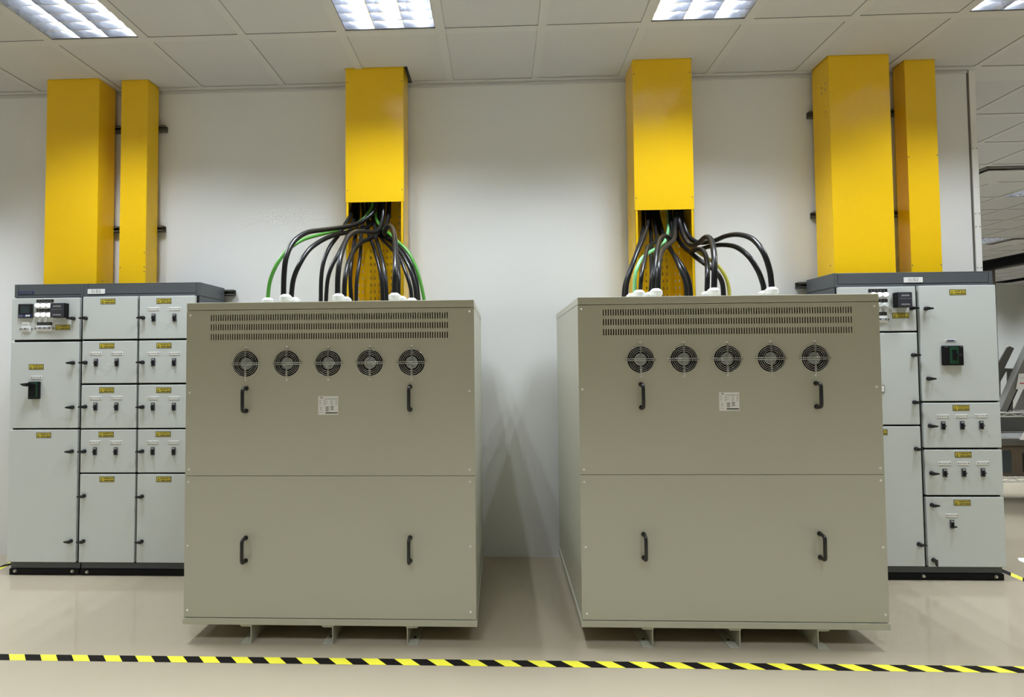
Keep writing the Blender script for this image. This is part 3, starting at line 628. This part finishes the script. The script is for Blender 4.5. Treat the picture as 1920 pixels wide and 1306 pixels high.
# narrow cabinet at the far left
t, o = switchboard('switch_cabinet', 'narrow grey switch cabinet with meter and round lamps at far left', -3.187, xm-.001, YF1, 3.7055, 1.8830, [(28.5, 1069.5), (136, 1070)], 'grey switch cabinets',
                   badge=((34.5, 546.0), (63.5, 551.2)), posts=())
D, g = door(t, o, xa0, xa1, Z1(85, 636.4), Z1(85, 558.3), YD1, YF1, warn=(117.7, 613.5), latch=[(138.6, 597, 'l')])
def strip(D, g, p0, p1, k='black', dep=.003, name='legend_strip'):
    a, c = g(p0), g(p1); s = MB(); s.box(a.x, c.x, a.y-dep, a.y, c.z, a.z, k, .0004)
    n = 5
    for i in range(n): s.box(a.x+(c.x-a.x)*(.1+.17*i), a.x+(c.x-a.x)*(.19+.17*i), a.y-dep-.0005, a.y-dep+.0001, (a.z+c.z)/2-.0012, (a.z+c.z)/2+.0012, 'inkgrey')
    s.build(name, D)
def meter(D, g, p0, p1):
    a, c = g(p0), g(p1); s = MB(); s.box(a.x, c.x, a.y-.012, a.y, c.z, a.z, 'black', .003); w, h = c.x-a.x, a.z-c.z
    s.box(a.x+w*.18, c.x-w*.18, a.y-.0128, a.y-.0115, c.z+h*.32, a.z-h*.14, 'screen', .0005); s.box(a.x+.003, c.x-.003, a.y-.0125, a.y-.0118, c.z+.003, c.z+h*.26, 'inkblue')
    for u in (.62, .78): s.cyl((a.x+w*u, a.y-.0125, c.z+h*.16), (0, -1, 0), w*.07, .002, 'tagw', 14)
    for v in (.08, .18): s.box(a.x+w*.08, a.x+w*.36, a.y-.0130, a.y-.0124, c.z+h*v, c.z+h*(v+.025), 'inkgrey')
    s.build('power_meter', D)
def relay(D, g, p0, p1, dep=.045):
    a, c = g(p0), g(p1); s = MB(); s.box(a.x, c.x, a.y-dep, a.y, c.z, a.z, 'gasket', .003); w, h = c.x-a.x, a.z-c.z; y = a.y-dep
    s.box(a.x+w*.02, c.x-w*.02, y-.003, y+.001, c.z+h*.02, a.z-h*.02, 'smoke', .002)
    for v0, v1 in ((.72, .84), (.14, .24)):
        for i in range(7): s.box(a.x+w*(.22+.085*i), a.x+w*(.22+.085*i+.055), y-.0036, y-.0029, c.z+h*v0, c.z+h*(v0+(v1-v0)*(1 if i % 2 else .7)), 'inkgrey')
    s.box(a.x+w*.10, c.x-w*.10, y-.0034, y-.0029, c.z+h*.56, c.z+h*.575, 'inkgrey')
    s.build('protection_relay', D)
def pilot(D, g, p, lit, r=.0140):
    a = g(p); s = MB(); s.cyl((0, 0, 0), (0, -1, 0), r*1.06, .006, 'tagw', 20); s.cyl((0, -.006, 0), (0, -1, 0), r, .012, 'lampw' if lit else 'lens', 20, r*.8); s.build('pilot_lamp', D, (0, 0, 0), a)
def mcb(D, g, p0, p1, n):
    a, c = g(p0), g(p1); s = MB(); s.box(a.x, c.x, a.y-.005, a.y, c.z, a.z, 'white', .001); w, h = c.x-a.x, a.z-c.z
    s.box(a.x+.003, c.x-.003, a.y-.0065, a.y-.0045, c.z+h*.28, a.z-h*.22, 'lens', .0005)
    for i in range(n):
        u = a.x+.004+(w-.008)*(i+.5)/n; s.box(u-.004, u+.004, a.y-.015, a.y-.006, c.z+h*.42, c.z+h*.66, 'dgrey' if i % 2 else 'inkgrey', .001)
    for u in (a.x-.010, c.x+.010): s.cyl((u, a.y, (a.z+c.z)/2), (0, -1, 0), .0045, .004, 'dsteel', 10)
    s.build('miniature_breaker_row', D)
meter(D, g, (36.8, 570), (63.2, 596)); relay(D, g, (104, 569), (129.5, 595.5), .040)
strip(D, g, (69, 561.5), (100.8, 566.6)); strip(D, g, (69, 579), (100.8, 584)); strip(D, g, (70, 604), (98, 609.2))
for py in (572.6, 590):
    for px in (72.3, 82.8, 93.6): pilot(D, g, (px, py), True)
s = MB(); a, c = g((42.5, 603.8)), g((56, 611)); s.box(a.x, c.x, a.y-.004, a.y, c.z, a.z, 'tagw', .001); s.box(a.x+.006, c.x-.006, a.y-.0045, a.y-.0039, c.z+.008, c.z+.013, 'inkgrey'); s.build('name_tag', D)
mcb(D, g, (41.5, 611.5), (57.5, 622), 3); mcb(D, g, (69.5, 609.8), (98, 620.5), 6)
D, g = door(t, o, xa0, xa1, Z1(85, 802.2), Z1(85, 640.8), YD1, YF1, warn=(68, 687.5), tags=[(68.3, 707)], latch=[(137.6, 680, 'l'), (136.4, 763, 'l')])
a, c = g((58, 715)), g((76.5, 747.3)); s = MB(); w, h = c.x-a.x, a.z-c.z
s.box(a.x, c.x, a.y-.022, a.y, c.z, a.z, 'gasket', .004); s.box(a.x+w*.10, c.x-w*.08, a.y-.0228, a.y-.0215, c.z+h*.10, a.z-h*.03, 'gwin', .0004); s.box(a.x+w*.12, c.x-w*.22, a.y-.024, a.y-.021, c.z+h*.12, a.z-h*.14, 'gasket', .001)
s.box(a.x-w*.02, c.x-w*.3, a.y-.030, a.y-.020, a.z-h*.22, a.z-h*.08, 'gasket', .003); s.prism([(a.x-w*.32, a.z-h*.10), (a.x+w*.3, a.z-h*.06), (a.x+w*.3, a.z-h*.26), (a.x-w*.05, a.z-h*.22)], a.y-.060, a.y-.028, 'black')
s.build('main_breaker', D)
door(t, o, xa0, xa1, Z1(85, 1053.6), Z1(85, 805.4), YD1, YF1, warn=(82, 815.5), latch=[(135.4, 845.6, 'l'), (133.4, 1013.6, 'l')])
# two column cabinet beside it
t, o = switchboard('switch_cabinet', 'wide two column grey switch cabinet behind the left beige cabinet', xm+.001, -1.945, YF1, 3.7055, 1.8830, [(163.5, 1071.5)], 'grey switch cabinets',
                   plate=((164.6, 541.8), (196.6, 550.6)))
c2rows = [(555.6, 635.2), (638.9, 718.0), (721.6, 802.2), (805.3, 885.5), (888.6, 1054.2)]
spec2 = [dict(warn=(202.5, 564.8), latch=[(161.6, 596.5, 'l')]),
    dict(warn=(200.5, 648), tags=[(180.5, 662.3), (219.6, 662)], brk=[(180.5, 679.5), (219.4, 679.2)], latch=[(161, 679.5, 'l')]),
    dict(warn=(200, 731), tags=[(179.6, 745.5), (219, 745)], brk=[(179.5, 761.7), (218.6, 761.7)], latch=[(160.4, 762, 'l')]),
    dict(warn=(199, 814), tags=[(178.5, 828.5), (217.7, 828.5)], brk=[(178.5, 845.3), (217.5, 845.3)], latch=[(159, 845.5, 'l')]),
    dict(warn=(200.5, 898), latch=[(158, 929, 'l'), (156.8, 1014, 'l')])]
spec3 = [dict(warn=(307.5, 564), tags=[(288.3, 578.7), (327.7, 578.4)], brk=[(288.4, 595.3), (327.5, 595.2)], latch=[(269, 595.7, 'l')]),
    dict(warn=(307.5, 647.5), tags=[(288, 662.3), (327.3, 662.3)], brk=[(287.6, 678.7), (326.7, 678.7)], latch=[(268.2, 679, 'l')]),
    dict(warn=(307, 731), tags=[(287, 745.5), (326.7, 745.5)], brk=[(287, 762), (326.3, 762)], latch=[(267.7, 762.5, 'l')]),
    dict(warn=(306, 813.5), tags=[(286.7, 828.5), (326, 828.5)], brk=[(286.6, 845.3), (326, 845.3)], latch=[(267.2, 845.5, 'l')]),
    dict(warn=(307.3, 898), latch=[(266.7, 930, 'l'), (266, 1014.5, 'l')])]
for (ya, yb), s2, s3 in zip(c2rows, spec2, spec3):
    door(t, o, xb0, xb1, Z1(205, yb), Z1(205, ya), YD1, YF1, **s2); door(t, o, xc0, xc1, Z1(205, yb), Z1(205, ya), YD1, YF1, **s3)
# cabinet at the right
X2 = lambda px: at(px, 600, Y=YD2).x
Z2 = lambda px, py: at(px, py, Y=YD2).z
t, o = switchboard('switch_cabinet', 'grey switch cabinet behind the right beige cabinet', 2.0885, 3.0466, YF2, 3.7055, 1.8866, [(1731.5, 1079.5), (1867.5, 1080.5)], 'grey switch cabinets', plate=((1694.5, 519.8), (1730, 529)))
xd0, xd1, xe0, xe1 = X2(1574), X2(1718.6), X2(1725), X2(1869)
D, g = door(t, o, xd0, xd1, Z2(1690, 620), Z2(1690, 536.6), YD2, YF2, warn=(1688.6, 591.2), latch=[(1708.5, 578, 'r')])
relay(D, g, (1673, 549), (1700.5, 576.5), .045)
strip(D, g, (1628, 541.8), (1663.2, 547.4)); strip(D, g, (1628, 560.6), (1663.8, 566)); strip(D, g, (1630, 585), (1662.6, 590.6))
for px in (1636.5, 1648, 1659.3): pilot(D, g, (px, 552), True); pilot(D, g, (px, 571.5), False)
mcb(D, g, (1630, 592.5), (1662.8, 605), 6)
s = MB(); a = g((1704.8, 564)); s.cyl((0, 0, 0), (0, -1, 0), .005, .006, 'dsteel', 10); s.build('screw', D, (0, 0, 0), a)
D, g = door(t, o, xd0, xd1, Z2(1690, 795.6), Z2(1690, 623.4), YD2, YF2, latch=[(1711.6, 665.5, 'r'), (1714, 753.7, 'r')])
a, c = g((1641, 721.5)), g((1658.3, 735)); s = MB(); s.box(a.x, c.x, a.y-.004, a.y, c.z, a.z, 'dsteel', .001); s.box(a.x+.004, c.x-.004, a.y-.0052, a.y-.0038, c.z+.004, a.z-.004, 'tagw', .0004); s.build('card_holder', D)
door(t, o, xd0, xd1, Z2(1690, 1061.4), Z2(1690, 799), YD2, YF2, warn=(1648.5, 810), latch=[(1717, 841, 'r'), (1722.6, 1019.5, 'r')])
D, g = door(t, o, xe0, xe1, Z2(1800, 751.3), Z2(1800, 534.4), YD2, YF2, warn=(1795.5, 547.5), latch=[(1735.2, 578.5, 'r'), (1740.2, 709.5, 'r')])
a, c = g((1771.5, 636.6)), g((1792.5, 640.4)); s = MB(); s.box(a.x, c.x, a.y-.002, a.y, c.z, a.z, 'tagw', .0006); s.box(a.x+.012, c.x-.012, a.y-.0026, a.y-.0018, c.z+.002, a.z-.002, 'inkblue')
for u in (a.x+.006, c.x-.006): s.cyl((u, a.y-.002, (a.z+c.z)/2), (0, -1, 0), .003, .001, 'ink', 8)
s.build('name_tag', D)['label'] = 'blue and white name tag'
a, c = g((1764, 648)), g((1803.3, 684.5)); w, h = c.x-a.x, a.z-c.z; s = MB(); s.box(a.x, c.x, a.y-.018, a.y, c.z, a.z, 'gasket', .004)
s.box(a.x+w*.31, a.x+w*.74, a.y-.0195, a.y-.017, c.z+h*.09, a.z-h*.06, 'gwin', .001); s.box(a.x+w*.42, a.x+w*.64, a.y-.0205, a.y-.0185, c.z+h*.26, a.z-h*.20, 'gasket', .001)
s.box(a.x+w*.58, a.x+w*.78, a.y-.040, a.y-.018, c.z+h*.48, c.z+h*.59, 'black', .003)
for u in (.06, .82): s.box(a.x+w*u, a.x+w*(u+.16), a.y-.0186, a.y-.0178, a.z-h*.08, a.z-h*.05, 'dsteel')
s.build('main_breaker', D)
door(t, o, xe0, xe1, Z2(1800, 839), Z2(1800, 754.8), YD2, YF2, warn=(1801.8, 764.3), tags=[(1767.6, 779.8), (1803, 779.4), (1839.2, 778.8)], brk=[(1768, 797.3), (1803.6, 796.8), (1839.3, 796.4)], latch=[(1743.2, 798, 'r')])
door(t, o, xe0, xe1, Z2(1800, 927.7), Z2(1800, 842.8), YD2, YF2, warn=(1805.8, 852), tags=[(1770.8, 868), (1806.3, 868), (1842.4, 867.5)], brk=[(1771, 886), (1806.6, 885.5), (1842.5, 885.2)], latch=[(1746, 886.5, 'r')])
door(t, o, xe0, xe1, Z2(1800, 1062.6), Z2(1800, 931.6), YD2, YF2, warn=(1804, 942), tags=[(1784.3, 965.5)], brko=[(1784.5, 982)], latch=[(1746.8, 946, 'r'), (1750, 1049, 'd')])

# ------------------------------------------------------------------ hazard tape on the floor
def tape(p0, p1, w, label, phase=0.0, skew=.052, pitch=.151):
    p0, p1 = Vector((*p0, 0)), Vector((*p1, 0)); d = (p1-p0); L = d.length; d.normalize(); n = Vector((-d.y, d.x, 0)); z = .0006
    m = MB(); k = 0; s = -pitch*2+phase
    while s < L:
        for j, c in ((0, 'tapek'), (1, 'tapey')):
            a, b = s+j*pitch/2, s+(j+1)*pitch/2
            lo = [min(max(v, 0), L) for v in (a, b)]; hi = [min(max(v-skew, 0), L) for v in (a, b)]
            if lo[1] <= lo[0] and hi[1] <= hi[0]: continue
            q = [p0+d*lo[0]-n*w/2, p0+d*lo[1]-n*w/2, p0+d*hi[1]+n*w/2, p0+d*hi[0]+n*w/2]
            m.face([(v.x, v.y, z) for v in q], c)
        s += pitch
    c0 = (p0+p1)/2; ob = m.build('floor_tape', None, (c0.x, c0.y, 0), (c0.x, c0.y, 0)); return tag(ob, label, 'floor tape', 'black and yellow hazard tape')
xs0 = at(14.5, 1227, Z=0).x      # top edge of a stripe at the left
tape((-4.2, 2.4586), (4.2, 2.4586), .050, 'black and yellow tape across the floor in front of both beige cabinets', phase=((xs0+.052+4.2+.0761) % .1522), pitch=.1522)
tape((-3.352, 2.485), (-3.352, 3.74), .050, 'black and yellow tape running back beside the left switch cabinet', phase=.0)
tape((3.170, 2.485), (3.170, 3.74), .050, 'black and yellow tape running back beside the right switch cabinet', phase=.135)

# ------------------------------------------------------------------ things in the hall at the right
YR = 5.0
def wire_shelf(label):
    t = thing('wire_rack', label, 'shelf rack', (5.15, YR+.25, 0)); o = Vector((5.15, YR+.25, 0))
    xa, xb, ya, yb = 4.36, 5.95, YR, YR+.50
    for x in (xa+.02, xb-.02):
        for y in (ya+.02, yb-.02):
            p = MB(); p.cyl((x, y, .0), (0, 0, 1), .0125, 1.0, 'chrome', 12); p.cyl((x, y, 0), (0, 0, 1), .02, .015, 'black', 12); p.build('post', t, o)
    for z in (.845, .262):
        s = MB()
        for y in (ya, yb):
            s.tube([(xa, y, z), (xb, y, z)], .006, 'zinc', 8); s.tube([(xa, y, z-.035), (xb, y, z-.035)], .005, 'zinc', 8)
            n = 22; s.tube([(xa+(xb-xa)*i/n, y, z-.004 if i % 2 else z-.032) for i in range(n+1)], .0035, 'zinc', 6)
        for x in (xa, xb): s.tube([(x, ya, z), (x, yb, z)], .006, 'chrome', 8)
        for i in range(1, 32): x = xa+(xb-xa)*i/32; s.tube([(x, ya, z+.004), (x, yb, z+.004)], .002, 'chrome', 5)
        s.build('wire_shelf', t, o)
wire_shelf('chrome wire rack beyond the right switch cabinet, cut by the frame edge')
def flat_poly(name, pix, Y, th, k, label, cat, tilt=0.0):
    pts = [at(x, y, Y=Y) for x, y in pix]; m = MB(); m.prism([(p.x, p.z) for p in pts], Y, Y+th, k)
    zmin = min(p.z for p in pts); xm_ = sum(p.x for p in pts)/len(pts); o = (xm_, Y, zmin)
    return tag(m.build(name, None, o, o), label, cat)
# grey angled bracket and leaning frames that stand on the upper shelf
flat_poly('steel_bracket', [(1872, 680), (1888.5, 651), (1893, 648.4), (1901.8, 652.4), (1883.5, 690), (1899.6, 690.5), (1899.3, 772), (1890.5, 772), (1889, 696.5), (1887, 695.5), (1876, 715), (1876, 772), (1868, 772), (1868, 700)], 5.16, .010, 'dsteel', 'dark grey forked steel bracket on the wire rack', 'bracket')
def leaning(name, p0, p1, w, Y, th, k, label, cat, shade_k=None):
    a, b = at(*p0, Y=Y), at(*p1, Y=Y); d = Vector((b.x-a.x, 0, b.z-a.z)); n = Vector((-d.z, 0, d.x)).normalized()*w
    m = MB(); m.prism([(a.x, a.z), (b.x, b.z), (b.x-n.x, b.z-n.z), (a.x-n.x, a.z-n.z)], Y, Y+th, k)
    if shade_k: n2 = n*.35; m.prism([(a.x-n.x, a.z-n.z), (b.x-n.x, b.z-n.z), (b.x-n.x-n2.x, b.z-n.z-n2.z), (a.x-n.x-n2.x, a.z-n.z-n2.z)], Y+.01, Y+th, shade_k)  # black strip paints in the shaded underside of the channel
    return tag(m.build(name, None, (a.x, Y, a.z), (a.x, Y, a.z)), label, cat)
leaning('steel_channel', (1876.5, 767), (1940, 628), .055, 5.04, .06, 'gsheet', 'light grey slanted steel channel leaning on the wire rack', 'steel channel', 'gasket')
flat_poly('sheet_panel', [(1901, 768), (1930, 706), (1990, 706), (1990, 768)], 5.10, .004, 'gsheet', 'grey sheet metal panel behind the slanted steel channel', 'panel')
m = MB(); a, c = at(1903.5, 700, Y=5.03), at(1950, 729, Y=5.03); m.prism([(a.x+.03, a.z), (c.x, a.z), (c.x, c.z), (a.x, c.z)], 5.028, 5.030, 'paper')
m.box(a.x+.035, c.x, 5.0270, 5.0281, c.z+.048, c.z+.058, 'red'); m.box(a.x+.045, c.x, 5.0270, 5.0281, c.z+.100, c.z+.103, 'inkgrey')
tag(m.build('paper_notice', None, (c.x, 5.03, c.z), (c.x, 5.03, c.z)), 'white paper notice with a red line, on the rack at the right edge', 'paper')
flat_poly('paper_sheet', [(1911.5, 824), (1922, 807), (1960, 800), (1960, 826)], 4.97, .002, 'paper', 'white paper corner on the dark case at the right edge', 'paper')
# glossy dark case on the lower shelf
a = at(1874, 882, Y=5.02); b2 = at(1874, 836, Y=5.02)
o = Vector((5.0, 5.2, .266)); t = thing('equipment_case', 'dark glossy case with a thick grey lid on the lower wire shelf', 'case', o)
m = MB(); m.box(4.40, 5.8, 5.03, 5.44, .268, .545, 'brown', .006); m.box(4.44, 4.60, 5.026, 5.031, .30, .50, 'screen', .001); m.box(4.47, 4.50, 5.022, 5.027, .40, .50, 'tagw', .001); m.box(4.70, 4.80, 5.024, 5.031, .31, .48, 'black', .001); m.build('body', t, o)
m = MB(); m.box(4.39, 5.82, 5.01, 5.45, .546, .615, 'dsteel', .008); m.build('lid', t, o)
# tall grey sheets behind, leaning against the rack's back
m = MB(); m.box(4.43, 5.7, 5.40, 5.41, .62, .80, 'gsheet', .001); tag(m.build('sheet_panel', None, (5.0, 5.4, .62), (5.0, 5.4, .62)), 'grey sheet lying between the case and the upper wire shelf', 'panel')
q = [at(x, y, Z=0) for x, y in ((1908, 1046), (1950, 1046), (1950, 1066), (1911, 1051.5))]; m = MB()
m.raw([(v.x, v.y, .0005) for v in q]+[(v.x, v.y, .0025) for v in q], [[3, 2, 1, 0], [4, 5, 6, 7]]+[[i, (i+1) % 4, 4+(i+1) % 4, 4+i] for i in range(4)], 'paper')
tag(m.build('white_floor_piece', None, (q[0].x, q[0].y, 0), (q[0].x, q[0].y, 0)), 'flat white piece on the floor at the right edge beyond the tape', 'sheet')  # thin white shape on the floor, kind unknown
# overhead steel beam
m = MB(); xb = 7.0
for (a0, a1, z0, z1) in ((xb, xb+.14, 2.70, 2.72), (xb+.06, xb+.08, 2.60, 2.70), (xb, xb+.14, 2.58, 2.60)): m.box(a0, a1, 6.9, 8.05, z0, z1, 'gasket', .002)
m.box(xb+.03, xb+.11, 7.90, 8.00, 0, 2.58, 'dsteel', .003)
tag(m.build('steel_beam', None, (xb+.07, 7.95, 0), (xb+.07, 7.95, 0)), 'dark overhead steel beam on a post, seen past the white corner strip', 'beam')
